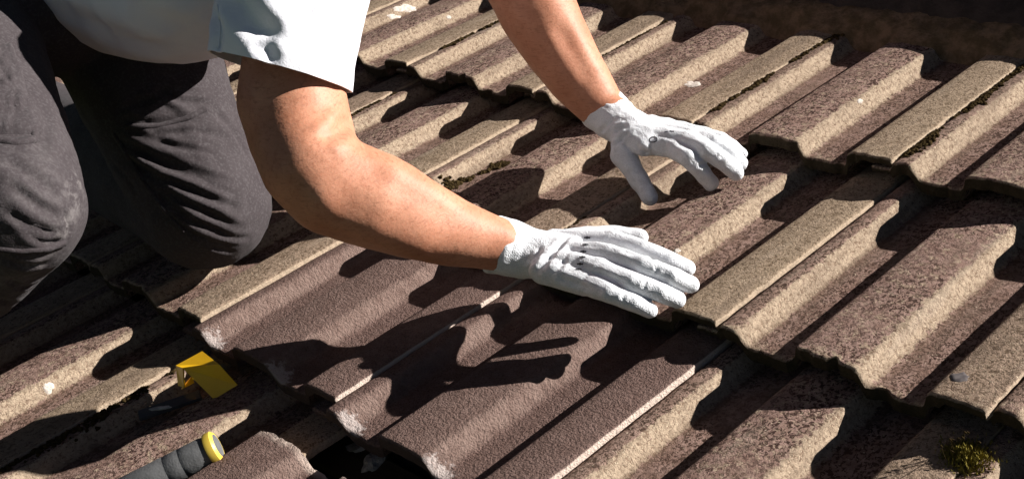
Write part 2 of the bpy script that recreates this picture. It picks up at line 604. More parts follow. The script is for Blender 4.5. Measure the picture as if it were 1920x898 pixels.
for k in range(8):
    u0 = .72 - .455 * 5 + .455 * k - .02
    vs_, fs_ = [], []
    na, nl = 28, 12
    for sh, rr in ((0, RR), (1, RR - .014)):
        for j in range(nl + 1):
            for i in range(na + 1):
                a = math.radians(-18 + 216 * i / na)
                uu = u0 + .002 + .451 * j / nl
                r2 = rr + noise.noise(Vector((uu * 20, a * 4, k))) * .0015
                vs_.append((uu, VC - math.cos(a) * r2, NC + math.sin(a) * r2))
    S = (na + 1) * (nl + 1)
    for sh in (0, 1):
        for j in range(nl):
            for i in range(na):
                a = sh * S + j * (na + 1) + i
                q = (a, a + na + 1, a + na + 2, a + 1)
                fs_.append(q if sh else q[::-1])
    for i in range(na):
        fs_.append((i, S + i, S + i + 1, i + 1)); b = nl * (na + 1) + i; fs_.append((b, b + 1, S + b + 1, S + b))
    for j in range(nl):
        a = j * (na + 1); fs_.append((a, a + na + 1, S + a + na + 1, S + a)); a += na; fs_.append((a, S + a, S + a + na + 1, a + na + 1))
    o = link('ridge_tile', mesh('ridge_tile', vs_, fs_), RIDGE)
    recentre(o, (u0, VC, 0))
    lb = {5: 'half-round ridge tile at the top right corner of the photo', 4: 'half-round ridge tile in shade, left of the joint near the top right corner'}.get(k, 'half-round ridge tile outside the picture')
    tag(o, lb, 'ridge tile', 'half-round tiles capping the ridge')

# ------------------------------------------------------------------ blob modelling
class Blob:
    def __init__(s): s.co = []; s.fs = []; s.n = 0

    def add(s, co, fs):
        s.co.append(co); s.fs.append(fs + s.n); s.n += len(co)

    def build(s, name='m'):
        co = np.concatenate(s.co).astype(np.float32); fs = np.concatenate(s.fs).astype(np.int32)
        me = bpy.data.meshes.new(name)
        me.vertices.add(len(co)); me.vertices.foreach_set('co', co.reshape(-1))
        me.loops.add(len(fs) * 4); me.loops.foreach_set('vertex_index', fs.reshape(-1))
        me.polygons.add(len(fs)); me.polygons.foreach_set('loop_start', np.arange(0, len(fs) * 4, 4, dtype=np.int32))
        me.update(calc_edges=True)
        return me


_SPH = {}


def sphere(k):
    """a cube blown up to a ball, all quads"""
    if k not in _SPH:
        key, co, fs = {}, [], []
        g = [-1 + 2 * i / k for i in range(k + 1)]
        for ax in range(3):
            for sg in (-1, 1):
                ids = {}
                for i, a in enumerate(g):
                    for j, b in enumerate(g):
                        p = [0, 0, 0]; p[ax] = sg; p[(ax + 1) % 3] = a; p[(ax + 2) % 3] = b
                        t = tuple(round(x, 5) for x in p)
                        if t not in key:
                            key[t] = len(co)
                            q = np.array([math.tan(x * math.pi / 4) for x in p]); co.append(q / np.linalg.norm(q))
                        ids[i, j] = key[t]
                for i in range(k):
                    for j in range(k):
                        q = (ids[i, j], ids[i + 1, j], ids[i + 1, j + 1], ids[i, j + 1])
                        fs.append(q if sg > 0 else q[::-1])
        _SPH[k] = (np.array(co), np.array(fs))
    return _SPH[k]


def chain(bl, pts, step=.3, seg=20, rings=12):
    """pts: (Vector, (ra, rb), side vector or None); a swept ellipsoid between successive points"""
    S, F = sphere(max(2, seg // 4))
    for (p, r, s), (q, r2, s2) in zip(pts, pts[1:]):
        p, q = Vector(p), Vector(q)
        ax = (q - p)
        L = ax.length
        r = r if isinstance(r, tuple) else (r, r); r2 = r2 if isinstance(r2, tuple) else (r2, r2)
        k = max(2, int(L / (min(min(r), min(r2)) * step)) + 1)
        axn = ax.normalized()
        side = Vector(s) if s is not None else axn.orthogonal()
        side = (side - axn * side.dot(axn)).normalized()
        up = axn.cross(side)
        B = np.array([side, up, axn])
        for i in range(k + 1):
            t = i / k
            c = np.array(p.lerp(q, t))
            a, b = r[0] + (r2[0] - r[0]) * t, r[1] + (r2[1] - r[1]) * t
            bl.add(c + (S * np.array([a, b, min(a, b)])) @ B, F)


def remesh(bl, voxel, smooth=6, name='m', fac=.5):
    me = bl.build(name)
    o = bpy.data.objects.new('tmp', me)
    col.objects.link(o)
    m = o.modifiers.new('r', 'REMESH'); m.mode = 'VOXEL'; m.voxel_size = voxel; m.adaptivity = 0
    s = o.modifiers.new('s', 'SMOOTH'); s.factor = fac; s.iterations = smooth
    dg = bpy.context.evaluated_depsgraph_get()
    out = bpy.data.meshes.new_from_object(o.evaluated_get(dg))
    out.name = name
    col.objects.unlink(o)
    bpy.data.objects.remove(o)
    return out


def co_no(me):
    n = len(me.vertices)
    co = np.empty(n * 3); me.vertices.foreach_get('co', co)
    no = np.empty(n * 3); me.vertices.foreach_get('normal', no)
    return co.reshape(-1, 3), no.reshape(-1, 3)


def setco(me, co):
    me.vertices.foreach_set('co', co.reshape(-1)); me.update()


def seg_dist(co, a, b):
    a, b = np.array(a), np.array(b)
    d = b - a
    t = np.clip(((co - a) @ d) / (d @ d + 1e-12), 0, 1)
    return np.linalg.norm(co - (a + t[:, None] * d), axis=1), t


def tree_of(me):
    return BVHTree.FromPolygons([v.co.copy() for v in me.vertices], [tuple(p.vertices) for p in me.polygons])


def pix_on(tree, x, y):
    o, d = ray(x, y)
    h = tree.ray_cast(o, d)
    return h[0], h[1]


def crease(me, lines, tree=None):
    """lines: ([pixels], width, depth) pressed into the surface (negative depth raises it)"""
    tree = tree or tree_of(me)
    co, no = co_no(me)
    out = co.copy()
    for px, wd, dp in lines:
        P = [pix_on(tree, *p)[0] for p in px]
        P = [p for p in P if p is not None]
        if len(P) < 2: continue
        best = np.full(len(co), 9.); tt = np.zeros(len(co))
        n = len(P) - 1
        for i in range(n):
            d, t = seg_dist(co, P[i], P[i + 1])
            m = d < best
            best[m] = d[m]; tt[m] = (i + t[m]) / n
        fade = np.clip(np.minimum(tt, 1 - tt) * 5 + .15, 0, 1)
        prof_ = np.exp(-(best / wd) ** 2) - .45 * np.exp(-((best - 1.9 * wd) / (.9 * wd)) ** 2)
        out -= no * (prof_ * dp * fade)[:, None]
    setco(me, out)


def noise_disp(me, fn):
    co, no = co_no(me)
    d = np.array([fn(Vector(c)) for c in co])
    setco(me, co + no * d[:, None])


def ribbon(name, me_target, px, width, height, mat, parent, tree=None, closed=False):
    """a narrow raised band following pixels on a surface"""
    tree = tree or tree_of(me_target)
    P = []
    for p in px:
        h, n = pix_on(tree, *p)
        if h is not None: P.append((h, n))
    if len(P) < 2: return None
    vs, fs = [], []
    for i, (p, n) in enumerate(P):
        a = P[max(0, i - 1)][0]; b = P[min(len(P) - 1, i + 1)][0]
        if closed: a = P[i - 1][0]; b = P[(i + 1) % len(P)][0]
        t = (b - a).normalized(); s = t.cross(n).normalized()
        vs += [p - s * width - n * .001, p - s * width * .8 + n * height, p + s * width * .8 + n * height, p + s * width - n * .001]
        if i: 
            k = 4 * i
            for q in range(3): fs.append((k - 4 + q, k - 3 + q, k + 1 + q, k + q))
    if closed:
        k = 4 * (len(P) - 1)
        for q in range(3): fs.append((k + q, k + 1 + q, 1 + q, q))
    me = mesh(name, vs, fs)
    return link(name, me, mat, parent)


def dense(px, k=6):
    out = []
    for (a, b), (c, d) in zip(px, px[1:]):
        out += [(a + (c - a) * i / k, b + (d - b) * i / k) for i in range(k)]
    return out + [px[-1]]


# ------------------------------------------------------------------ the worker
UPN = Vector((-.1, .1, 1)).normalized()
shR, elR = at(590, -150, 1.47), at(584, 314, 1.42)
cuffR, wrR = un(930, 458, .099), un(1005, 474, .079)
shL, elL = at(850, -330, 1.80), at(945, -100, 1.75)
cuffL, wrL = un(1132, 207, .077), un(1172, 238, .066)
hipR, hipL = at(-100, 10, 1.66), at(180, -60, 1.82)
knR, knL = at(32, 392, 1.365), at(392, 392, 1.74)
anR = at(-215, 690, 1.68)
anL = un(20, 192, .085)
shM = (shR + shL) / 2; hiM = (hipR + hipL) / 2
tdir = (shM - hiM).normalized()

bm = Blob()
side = (shL - shR).normalized()
chain(bm, [(hiM, (.14, .105), side), (hiM.lerp(shM, .5) + UPN * .02, (.13, .09), side), (hiM.lerp(shM, .85) + UPN * .03, (.15, .085), side), (shM + UPN * .03, (.12, .07), side)], .35)
chain(bm, [(shR, .052, None), (at(560, 20, 1.468), .050, None), (at(545, 110, 1.465), .055, None), (at(547, 190, 1.46), .0615, None), (at(562, 250, 1.45), .0585, None), (elR, .052, None)], .3)
eR = [(elR, .053, None), (at(622, 349, 1.424), .0555, None), (at(702, 376, 1.433), .0540, None), (at(777, 408, 1.448), .0470, None), (at(850, 436, 1.468), .0390, None), (cuffR, (.0345, .0305), (0, .5, 0)), (wrR, (.029, .020), (-.2, 1, 0))]
chain(bm, eR, .25)
chain(bm, [(shL, .058, None), (shL.lerp(elL, .5), .055, None), (elL, .050, None)], .3)
chain(bm, [(elL, .050, None), (at(985, -30, 1.755), .055, None), (at(1012, 22, 1.755), .0535, None), (at(1047, 88, 1.755), .0465, None), (at(1085, 146, 1.75), .0395, None), (cuffL, .0305, None), (wrL, .027, None)], .25)
# neck and head, above the frame
neck = shM + tdir * .08 + UPN * .07; head = shM + tdir * .17 + UPN * .17
fwd = (tdir * .8 + Vector((.2, -.1, -.6))).normalized()
crown = (tdir - fwd * tdir.dot(fwd)).normalized()
chain(bm, [(shM, .06, None), (neck, .056, None), (head - crown * .06, .055, None)], .4)
chain(bm, [(head - crown * .02 - fwd * .012, (.076, .092), side), (head + crown * .035 - fwd * .005, (.074, .09), side)], .4)
chain(bm, [(head - crown * .075 + fwd * .035, (.05, .05), side), (head - crown * .02 + fwd * .03, (.062, .06), side)], .4)
chain(bm, [(head + crown * .01 + fwd * .088, .008, None), (head - crown * .022 + fwd * .112, .012, None)], .4)
for s in (-1, 1):
    chain(bm, [(head + side * s * .078 + crown * .012, .012, None), (head + side * s * .08 - crown * .02, .012, None)], .4)
body_me = remesh(bm, .0045, 9, 'body')
noise_disp(body_me, lambda c: noise.noise(c * 26) * .0016 + noise.noise(c * 9) * .0022)
crease(body_me, [([(640, 330), (700, 330), (790, 378), (870, 420)], .014, .0022),
                 ([(560, 330), (640, 410), (740, 450), (840, 480)], .016, -.003),
                 ([(1040, 40), (1075, 100), (1110, 160)], .010, .002),
                 ([(655, 225), (630, 250), (600, 262)], .008, .005)])
person = link('person', body_me, SKIN)
tag(person, 'worker in white short-sleeved shirt, charcoal trousers and pale gloves, kneeling on the roof', 'person')

# arm hair and face details stay small
for s in (-1, 1):
    bm = bmesh.new(); bmesh.ops.create_uvsphere(bm, u_segments=12, v_segments=8, radius=.011, matrix=Matrix.Translation(head + fwd * .082 + crown * .012 + side * s * .03))
    link('eye', bm_mesh('eye', bm), mat_simple('eye_white', (.7, .7, .68), None, .2, .5), person)
bm = Blob(); chain(bm, [(head + fwd * .086 - crown * .052 - side * .02, .006, None), (head + fwd * .09 - crown * .052 + side * .02, .006, None)])
link('mouth', bm.build('mouth'), mat_simple('lips', (.42, .16, .12), None, .5, .3), person)
bm = Blob(); chain(bm, [(head - fwd * .030 - crown * .01, (.080, .085), side), (head + crown * .045 - fwd * .015, (.080, .092), side)], .4)
hair_me = remesh(bm, .005, 3, 'hair'); noise_disp(hair_me, lambda c: noise.noise(c * 90) * .003)
link('hair', hair_me, HAIR, person)

# trousers
bm = Blob()
chain(bm, [(hiM - tdir * .04, (.175, .125), side), (hiM + tdir * .06, (.165, .12), side)], .35)
chain(bm, [(hipR, .102, None), (hipR.lerp(knR, .5), .089, None), (knR, .071, None)], .3)
chain(bm, [(knR, .071, None), (at(-20, 470, 1.43), .062, None), (knR.lerp(anR, .55), .058, None), (anR, .056, None)], .3)
chain(bm, [(hipL, .105, None), (hipL.lerp(knL, .5), .104, None), (knL + Vector((0, 0, .01)), .083, None)], .3)
chain(bm, [(knL, (.085, .080), (0, 1, 0)), (knL.lerp(anL, .4), .084, None), (anL, .055, None)], .3)
tr_me = remesh(bm, .0042, 10, 'trousers')


def tw(c):
    return noise.noise(Vector((c.x * 9, c.y * 14, c.z * 9))) * .0045 + noise.noise(Vector((c.x * 24, c.y * 40, c.z * 20))) * .0016


noise_disp(tr_me, tw)
ttree = tree_of(tr_me)
crease(tr_me, [
    ([(225, 225), (290, 235), (345, 225), (385, 212)], 0.0054, 0.0034),
    ([(215, 262), (300, 300), (370, 325), (430, 345)], 0.0054, 0.0048),
    ([(230, 290), (300, 335), (370, 362), (450, 392)], 0.0048, 0.0048),
    ([(255, 315), (330, 372), (400, 405), (455, 430)], 0.0048, 0.0054),
    ([(290, 360), (360, 415), (420, 440), (470, 446)], 0.0041, 0.0041),
    ([(310, 400), (380, 445), (440, 462)], 0.0034, 0.0034),
    ([(250, 250), (330, 275), (400, 290)], 0.0041, 0.0034),
    ([(300, 180), (350, 210), (420, 240)], 0.0054, -0.0020),
    ([(220, 210), (255, 195), (290, 185)], 0.0041, 0.0034),
    ([(470, 300), (455, 360), (440, 420)], 0.0061, -0.0014),
    ([(5, 300), (60, 330), (110, 370)], 0.0068, 0.0034),
    ([(20, 350), (70, 385), (118, 410)], 0.0048, 0.0034),
    ([(10, 395), (60, 425), (105, 440)], 0.0041, 0.0034),
    ([(40, 430), (85, 455), (120, 452)], 0.0034, 0.0034),
    ([(0, 480), (50, 500), (90, 492)], 0.0041, 0.0034),
    ([(0, 560), (30, 570), (55, 555)], 0.0041, 0.0027),
    ([(75, 180), (90, 230), (70, 290)], 0.0068, 0.0027),
    ([(240, 270), (310, 315), (385, 342), (440, 368)], .0045, .0035), ([(262, 335), (330, 388), (400, 425), (455, 438)], .004, .0035),
    ([(225, 240), (300, 252), (370, 246), (420, 258)], .0045, .003), ([(345, 425), (400, 462), (440, 472)], .0035, .003),
    ([(395, 200), (440, 250), (478, 320)], .005, .002), ([(205, 300), (235, 330), (262, 372)], .004, .003),
    
    ([(115, 385), (128, 420), (122, 450)], .003, .0025), ([(15, 520), (45, 540), (70, 530)], .004, .003),
    ([(260, 200), (300, 175), (350, 170)], .005, .003), ([(290, 165), (340, 190), (400, 195)], .004, .003),
], ttree)
dust = tr_me.attributes.new('dust', 'FLOAT', 'POINT')
co, no = co_no(tr_me)
dv_ = np.zeros(len(co))
for (x, y), r, a in (((140, 340), .012, 1), ((135, 375), .018, .6), ((115, 450), .020, .6), ((128, 425), .012, .9), ((60, 330), .06, .15), ((30, 530), .04, .25), ((62, 505), .02, .4)):
    h, n = pix_on(ttree, x, y)
    if h is None: continue
    dv_ = np.maximum(dv_, a * np.exp(-(np.linalg.norm(co - np.array(h), axis=1) / r) ** 2))
dust.data.foreach_set('value', dv_)
trousers = link('trousers', tr_me, TROUSER, person)
ttree = tree_of(tr_me)
ribbon('seam', tr_me, dense([(214, 252), (238, 290), (265, 335), (296, 378), (318, 405), (345, 435)], 5), .0032, .0022, TROUSER, trousers, ttree)
ribbon('seam', tr_me, dense([(236, 238), (300, 236), (350, 222), (385, 205)], 5), .004, .0020, TROUSER, trousers, ttree)
ribbon('seam', tr_me, dense([(0, 468), (40, 472), (85, 468), (122, 455)], 5), .0035, .0024, TROUSER, trousers, ttree)
# thigh pocket: a puckered patch with its flap edge
pk = dense([(-30, 70), (10, 105), (30, 150), (48, 205), (68, 262), (30, 268), (-10, 262), (-40, 255)], 6)
ribbon('pocket_edge', tr_me, pk, .0045, .0035, TROUSER, trousers, ttree)
vs_, fs_ = [], []
grid = []
for j in range(26):
    rowi = []
    for i in range(18):
        s, t = i / 17, j / 25
        x = -40 + (s) * (50 + 58 * t + 10); y = 95 + t * 158 - s * 14 * (1 - t)
        h, n = pix_on(ttree, x, y)
        if h is None: rowi.append(None); continue
        d = .005 + abs(noise.noise(Vector((s * 6 + t * 3, t * 11, 1)))) * .008 + noise.noise(Vector((s * 12, t * 26, 4))) * .003
        if i in (0, 17) or j in (0, 25): d = -.001
        rowi.append(len(vs_)); vs_.append(h + n * d)
    grid.append(rowi)
for j in range(25):
    for i in range(17):
        q = (grid[j][i], grid[j][i + 1], grid[j + 1][i + 1], grid[j + 1][i])
        if None not in q: fs_.append(q)
link('pocket', mesh('pocket', vs_, fs_), TROUSER, trousers)

# boots, out of the frame
for a, dirv in ((anR, Vector((-.35, -.75, 0))), (anL, Vector((-.75, .05, -.02)))):
    bm = Blob()
    f = dirv.normalized()
    tip = a + f * .17 + Vector((0, 0, -.055 if a is anR else -.01))
    heel = a - f * .03 + Vector((0, 0, -.045 if a is anR else 0))
    chain(bm, [(a + Vector((0, 0, .04)), .05, None), (heel, .045, None), (tip, (.05, .034), None)], .4)
    me = remesh(bm, .006, 4, 'boot')
    link('boot', me, BOOT, person)

# shirt
bm = Blob()
s1 = hiM.lerp(shM, .16)
chain(bm, [(at(95, -135, 1.70), (.125, .135), side), (at(240, -120, 1.66), (.15, .150), side), (at(350, -105, 1.63), (.16, .148), side),
           (at(450, -165, 1.645), (.155, .125), side), (shM - tdir * .07 + UPN * .035, (.16, .095), side), (shM + tdir * .01 + UPN * .035, (.13, .075), side)], .3)
chain(bm, [(shR - tdir * .01, .078, None), (at(570, -60, 1.47), .080, None), (at(540, 40, 1.465), .081, None), (at(528, 120, 1.46), .0815, None), (at(518, 235, 1.46), .0845, None)], .25)
hemL = shL.lerp(elL, .62)
chain(bm, [(shL - tdir * .01, .078, None), (hemL, .074, None), (shL.lerp(elL, .85), .076, None)], .3)
sh_me = remesh(bm, .004, 8, 'shirt')
noise_disp(sh_me, lambda c: noise.noise(Vector((c.x * 12, c.y * 12, c.z * 5))) * .006 + noise.noise(c * 30) * .0016)
crease(sh_me, [([(440, -20), (470, 40), (520, 78)], .012, .007), ([(400, 10), (412, 60), (405, 100)], .008, .006),
               ([(560, 10), (600, 70), (620, 140)], .014, .004), ([(470, 85), (500, 95), (515, 120)], .007, .004),
               ([(120, 20), (220, 70), (330, 90)], .018, .005), ([(250, -10), (300, 40), (370, 80)], .016, .004)])
bm = bmesh.new(); bm.from_mesh(sh_me)


def cut(bm, p, n, centre, rad):
    gv = [v for v in bm.verts if (v.co - centre).length < rad]
    gs = set(gv)
    ge = [e for e in bm.edges if e.verts[0] in gs and e.verts[1] in gs]
    gf = [f for f in bm.faces if all(v in gs for v in f.verts)]
    bmesh.ops.bisect_plane(bm, geom=gv + ge + gf, plane_co=p, plane_no=n, clear_outer=True)
    return


hp = at(532, 134, 1.50)
pR1, pR2 = at(392, 100, 1.46), at(664, 172, 1.46)
ax = (pR2 - pR1).normalized()
armdir = (at(540, 235, 1.46) - at(545, 40, 1.46)).normalized()
nrm = (armdir - ax * armdir.dot(ax)).normalized()
cut(bm, pR1.lerp(pR2, .5), nrm, at(522, 242, 1.46), .16)
cut(bm, hemL, (elL - shL).normalized(), shL.lerp(elL, 1.0), .14)
# loose bits left behind by the cuts
bmesh.ops.solidify(bm, geom=list(bm.faces), thickness=.0022)
sh2 = bpy.data.meshes.new('shirt'); bm.to_mesh(sh2); bm.free()
shirt = link('shirt', sh2, SHIRT, person)
sh2.set_sharp_from_angle(angle=math.radians(55))

st_ = tree_of(sh2)
pass
ribbon('sleeve_seam', sh2, dense([(408, 10), (414, 50), (410, 92)], 6), .0012, .0010, SHIRT, shirt, st_)

# ---- gloves
def glove(cuff, body, fingers, voxel=.00135, smooth=5):
    bm = Blob()
    chain(bm, cuff, .18, 24, 12)
    for b in body: chain(bm, b, .3, 18, 10)
    for f in fingers: chain(bm, f, .25, 16, 10)
    me = remesh(bm, voxel, smooth, 'glove')
    b2 = bmesh.new(); b2.from_mesh(me)
    p, q = cuff[0][0], cuff[1][0]
    bmesh.ops.bisect_plane(b2, geom=b2.verts[:] + b2.edges[:] + b2.faces[:], plane_co=p, plane_no=(p - q), clear_outer=True)
    b2.to_mesh(me); b2.free(); me.update()
    return me


def U(x, y, n): return un(x, y, n)


# near hand: palm down, fingers spread to the right and just above the tiles
side_r = (U(1150, 450, 0.078) - U(1095, 530, 0.078)).normalized()
mcp = {'i': U(1150, 454, .080), 'm': U(1143, 482, .085), 'r': U(1122, 508, .083), 'p': U(1098, 530, .077)}
wr = U(1000, 476, 0.079)
cuff = [(U(927, 458, 0.095), (.0358, .0322), side_r), (U(950, 463, 0.092), (.0355, .0305), side_r), (U(985, 474, 0.081), (.0335, .0265), side_r), (U(1015, 478, 0.079), (.0335, .0235), side_r), (U(1060, 486, 0.079), (.037, .0195), side_r)]
pal = []
for k, b in (('i', U(1040, 456, .076)), ('m', U(1035, 472, .081)), ('r', U(1030, 490, .084)), ('p', U(1020, 506, .084))):
    pal.append([(b, .0165, None), (mcp[k], .0148, None)])
fing = [
    [(mcp['i'], .0138, None), (U(1208, 470, .080), .0116, None), (U(1255, 489, .072), .0108, None), (U(1288, 503, .059), .0096, None)],
    [(mcp['m'], .0142, None), (U(1206, 500, .085), .0118, None), (U(1260, 518, .075), .0110, None), (U(1294, 533, .059), .0099, None)],
    [(mcp['r'], .0138, None), (U(1185, 530, .081), .0116, None), (U(1238, 548, .068), .0108, None), (U(1270, 562, .052), .0097, None)],
    [(mcp['p'], .0128, None), (U(1143, 551, .080), .0104, None), (U(1188, 568, .069), .0096, None), (U(1218, 582, .056), .0088, None)],
    [(U(1045, 457, .072), .0160, None), (U(1100, 446, .064), .0135, None), (U(1150, 440, .058), .0110, None), (U(1200, 445, .052), .0100, None)],
]
gr = glove(cuff, pal, fing)
noise_disp(gr, lambda c: noise.noise(c * 50) * .0006 + noise.noise(Vector((c.x * 50, c.y * 110, c.z * 50))) * .0005)
gt = tree_of(gr)
crease(gr, [([(1068, 442), (1045, 466), (1020, 495), (1000, 522)], .0040, 0.0025), ([(1012, 462), (1003, 490), (990, 515)], .0032, 0.0018),
            ([(1075, 470), (1050, 500), (1030, 530)], .0030, 0.0013), ([(952, 430), (948, 470), (938, 512)], .004, -0.0007),
            ([(1118, 512), (1140, 520), (1165, 533)], .0035, 0.0015), ([(1165, 468), (1190, 478)], .003, 0.0012), ([(1222, 487), (1228, 478)], .0025, 0.0012),
            ([(1228, 513), (1234, 503)], .0025, 0.0012), ([(1205, 541), (1212, 530)], .0025, 0.0012), ([(1165, 562), (1172, 550)], .0025, 0.0011),
            ([(1090, 452), (1120, 455), (1150, 462)], .004, -0.0006), ([(1090, 482), (1120, 483), (1150, 490)], .004, -0.0007),
            ([(1045, 520), (1075, 530), (1110, 545)], .0035, 0.0015)], gt)
gloveR = link('glove', gr, GLOVE, person)
gloveR['label'] = 'near pale work glove with a row of dark printed dots'
gt = tree_of(gr)
vs_, fs_ = [], []
for i, (x, y) in enumerate([(1101, 446), (1098, 459), (1094, 472), (1092, 482), (1088, 495), (1085, 505)]):
    for dx, r in ((-4, 1.7), (0, 2.5), (4, 1.7)):
        P = [pix_on(gt, x + dx + r * math.cos(a) * 1.2, y + r * math.sin(a) * (.75 if i % 2 else 1.1)) for a in [k * math.pi / 4 for k in range(8)]]
        if any(q[0] is None for q in P): continue
        fs_.append(tuple(range(len(vs_), len(vs_) + 8))); vs_ += [q[0] + q[1] * .0005 for q in P]
link('printed_marking', mesh('mark', vs_, fs_), INK, gloveR)

# far hand: arched, thumb towards the viewer, fingertips on the tile
mc = {'i': U(1262, 277, 0.057), 'm': U(1288, 266, 0.061), 'r': U(1308, 262, 0.057), 'p': U(1322, 258, 0.049)}
side_l = (U(1172, 184, 0.072) - U(1102, 232, 0.072)).normalized()
cuff = [(U(1131, 205, 0.076), (.0335, .030), side_l), (U(1145, 218, 0.073), (.0315, .0285), side_l), (U(1168, 236, 0.069), (.0290, .0255), side_l), (U(1195, 250, 0.067), (.031, .0225), side_l), (U(1225, 258, 0.063), (.034, .018), side_l)]
pal = []
for k, b in (('i', U(1192, 262, 0.065)), ('m', U(1200, 252, 0.067)), ('r', U(1210, 244, 0.065)), ('p', U(1218, 238, 0.061))):
    pal.append([(b, .0165, None), (mc[k], .0140, None)])
fing = [
    [(mc['i'], 0.0146, None), (U(1292, 297, 0.057), 0.0121, None), (U(1318, 325, 0.035), 0.0112, None), (U(1333, 344, 0.017), 0.0102, None)],
    [(mc['m'], 0.0146, None), (U(1325, 281, 0.061), 0.0121, None), (U(1357, 304, 0.043), 0.0112, None), (U(1380, 324, 0.025), 0.0104, None)],
    [(mc['r'], 0.0140, None), (U(1342, 270, 0.057), 0.0117, None), (U(1370, 288, 0.043), 0.0110, None), (U(1388, 307, 0.027), 0.0099, None)],
    [(mc['p'], 0.0130, None), (U(1350, 262, 0.047), 0.0104, None), (U(1372, 274, 0.035), 0.0097, None), (U(1388, 288, 0.023), 0.0089, None)],
    [(U(1172, 262, 0.063), 0.0189, None), (U(1168, 290, 0.053), 0.0162, None), (U(1188, 322, 0.035), 0.0135, None), (U(1208, 352, 0.019), 0.0124, None), (U(1218, 370, 0.011), 0.0113, None)],
]
gl = glove(cuff, pal, fing)
noise_disp(gl, lambda c: noise.noise(c * 75) * .0010 + noise.noise(Vector((c.x * 60, c.y * 130, c.z * 60))) * .0008)
gt = tree_of(gl)
crease(gl, [([(1172, 236), (1152, 248), (1135, 262)], .0035, .004), ([(1180, 248), (1165, 262), (1150, 275)], .003, .003), ([(1190, 270), (1205, 285), (1215, 290)], .004, .003),
            ([(1155, 222), (1138, 236), (1125, 248)], .003, .002), ([(1240, 262), (1262, 272), (1285, 290)], .004, -.001), ([(1276, 258), (1300, 264), (1325, 278)], .004, -.001),
            ([(1310, 312), (1322, 306)], .0025, .002), ([(1350, 297), (1362, 290)], .0025, .002), ([(1178, 325), (1196, 318)], .003, .002)], gt)
gloveL = link('glove', gl, GLOVE, person)
gloveL['label'] = 'far pale work glove with a small printed oval'
gt = tree_of(gl)
ribbon('printed_oval', gl, [(1225 + 7 * math.cos(a) - 2 * math.sin(a), 262 - 4.5 * math.sin(a) - 2 * math.cos(a)) for a in [k * math.pi / 8 for k in range(16)]], .0008, .0004, INK, gloveL, gt, True)
ribbon('printed_dash', gl, dense([(1246, 248), (1252, 247)], 2), .0008, .0004, INK, gloveL, gt)
ribbon('printed_dash', gl, dense([(1256, 246), (1264, 247)], 2), .0008, .0004, INK, gloveL, gt)

# ------------------------------------------------------------------ things lying on the roof
def plate(name, px, mat, parent=None, th=.0016):
    """thin bent plate from (x, y, n) corners, quads in px"""
    vs = [U(*p) for p in px[0]]
    me = mesh(name, vs, px[1])
    bm = bmesh.new(); bm.from_mesh(me)
    bmesh.ops.solidify(bm, geom=list(bm.faces), thickness=th)
    return link(name, bm_mesh(name, bm), mat, parent, smooth=False)


strip = plate('yellow_strip', ([(332, 686, .022), (380, 660, .026), (412, 684, .030), (345, 690, .030), (446, 721, .004), (402, 748, -.004),
                               (336, 722, .004), (347, 726, .006), (360, 703, .016), (340, 728, .000), (364, 716, .004)],
                               [(0, 1, 2, 3), (3, 2, 4, 5), (0, 3, 7, 6), (8, 10, 9)]), YELLOW)
recentre(strip, U(390, 720, 0))
tag(strip, 'folded bright yellow plastic strip lying at the edge of the opened gap', 'plastic strip')

bm = bmesh.new()
a, b = U(402, 838, .030), U(255, 912, .018)
axd = (b - a).normalized()
tool = bpy.data.objects.new('hand_tool', None); col.objects.link(tool)
tool.matrix_world = ROOF @ Matrix.Translation(b)
tag(tool, 'grey rubber-gripped hand tool with a yellow ring on its butt end, lower left', 'hand tool')


def lathe(name, p, d, prf, mat, parent, org, seg=28):
    s = d.orthogonal().normalized(); t = d.cross(s)
    vs, fs = [], []
    for h, r in prf:
        for i in range(seg):
            an = 2 * math.pi * i / seg
            vs.append(p + d * h + (s * math.cos(an) + t * math.sin(an)) * r - org)
    for j in range(len(prf) - 1):
        for i in range(seg):
            fs.append((j * seg + i, j * seg + (i + 1) % seg, (j + 1) * seg + (i + 1) % seg, (j + 1) * seg + i))
    fs.append(tuple(range(seg))[::-1]); fs.append(tuple((len(prf) - 1) * seg + i for i in range(seg)))
    me = mesh(name, vs, fs)
    o = bpy.data.objects.new(name, me); col.objects.link(o); me.materials.append(mat); o.parent = parent
    me.polygons.foreach_set('use_smooth', [True] * len(me.polygons))
    try: me.set_sharp_from_angle(angle=math.radians(40))
    except Exception: pass
    return o


prf = [(.004, .0135), (.006, .0150), (.012, .0165), (.030, .0165)]
for k in (0, 1, 5): prf += [(.034 + k * .018, .0165), (.0352 + k * .018, .0161), (.0365 + k * .018, .0161), (.0377 + k * .018, .0165)]
prf += [(.17, .0160), (.19, .0135)]
lathe('grip', a, axd, prf, RUBBER, tool, b)
lathe('butt_ring', a, axd, [(-.0045, .0150), (-.002, .0178), (.003, .0182), (.006, .0176), (.007, .0150)], YRING, tool, b)
lathe('butt_cap', a, axd, [(-.0050, .004), (-.0048, .0130), (-.003, .0148), (.002, .0148)], RUBBER, tool, b)
lathe('shaft', a, axd, [(.185, .007), (.36, .007)], STEEL, tool, b)
bm = bmesh.new(); box(bm, (-.012, -.045, -.012), (.012, .045, .012)); bmesh.ops.bevel(bm, geom=list(bm.edges), offset=.003, segments=2, affect='EDGES')
hm = bm_mesh('head', bm); hm.transform(Matrix.Translation(a + axd * .355 - b)); ho = bpy.data.objects.new('steel_head', hm); col.objects.link(ho); hm.materials.append(STEEL); ho.parent = tool

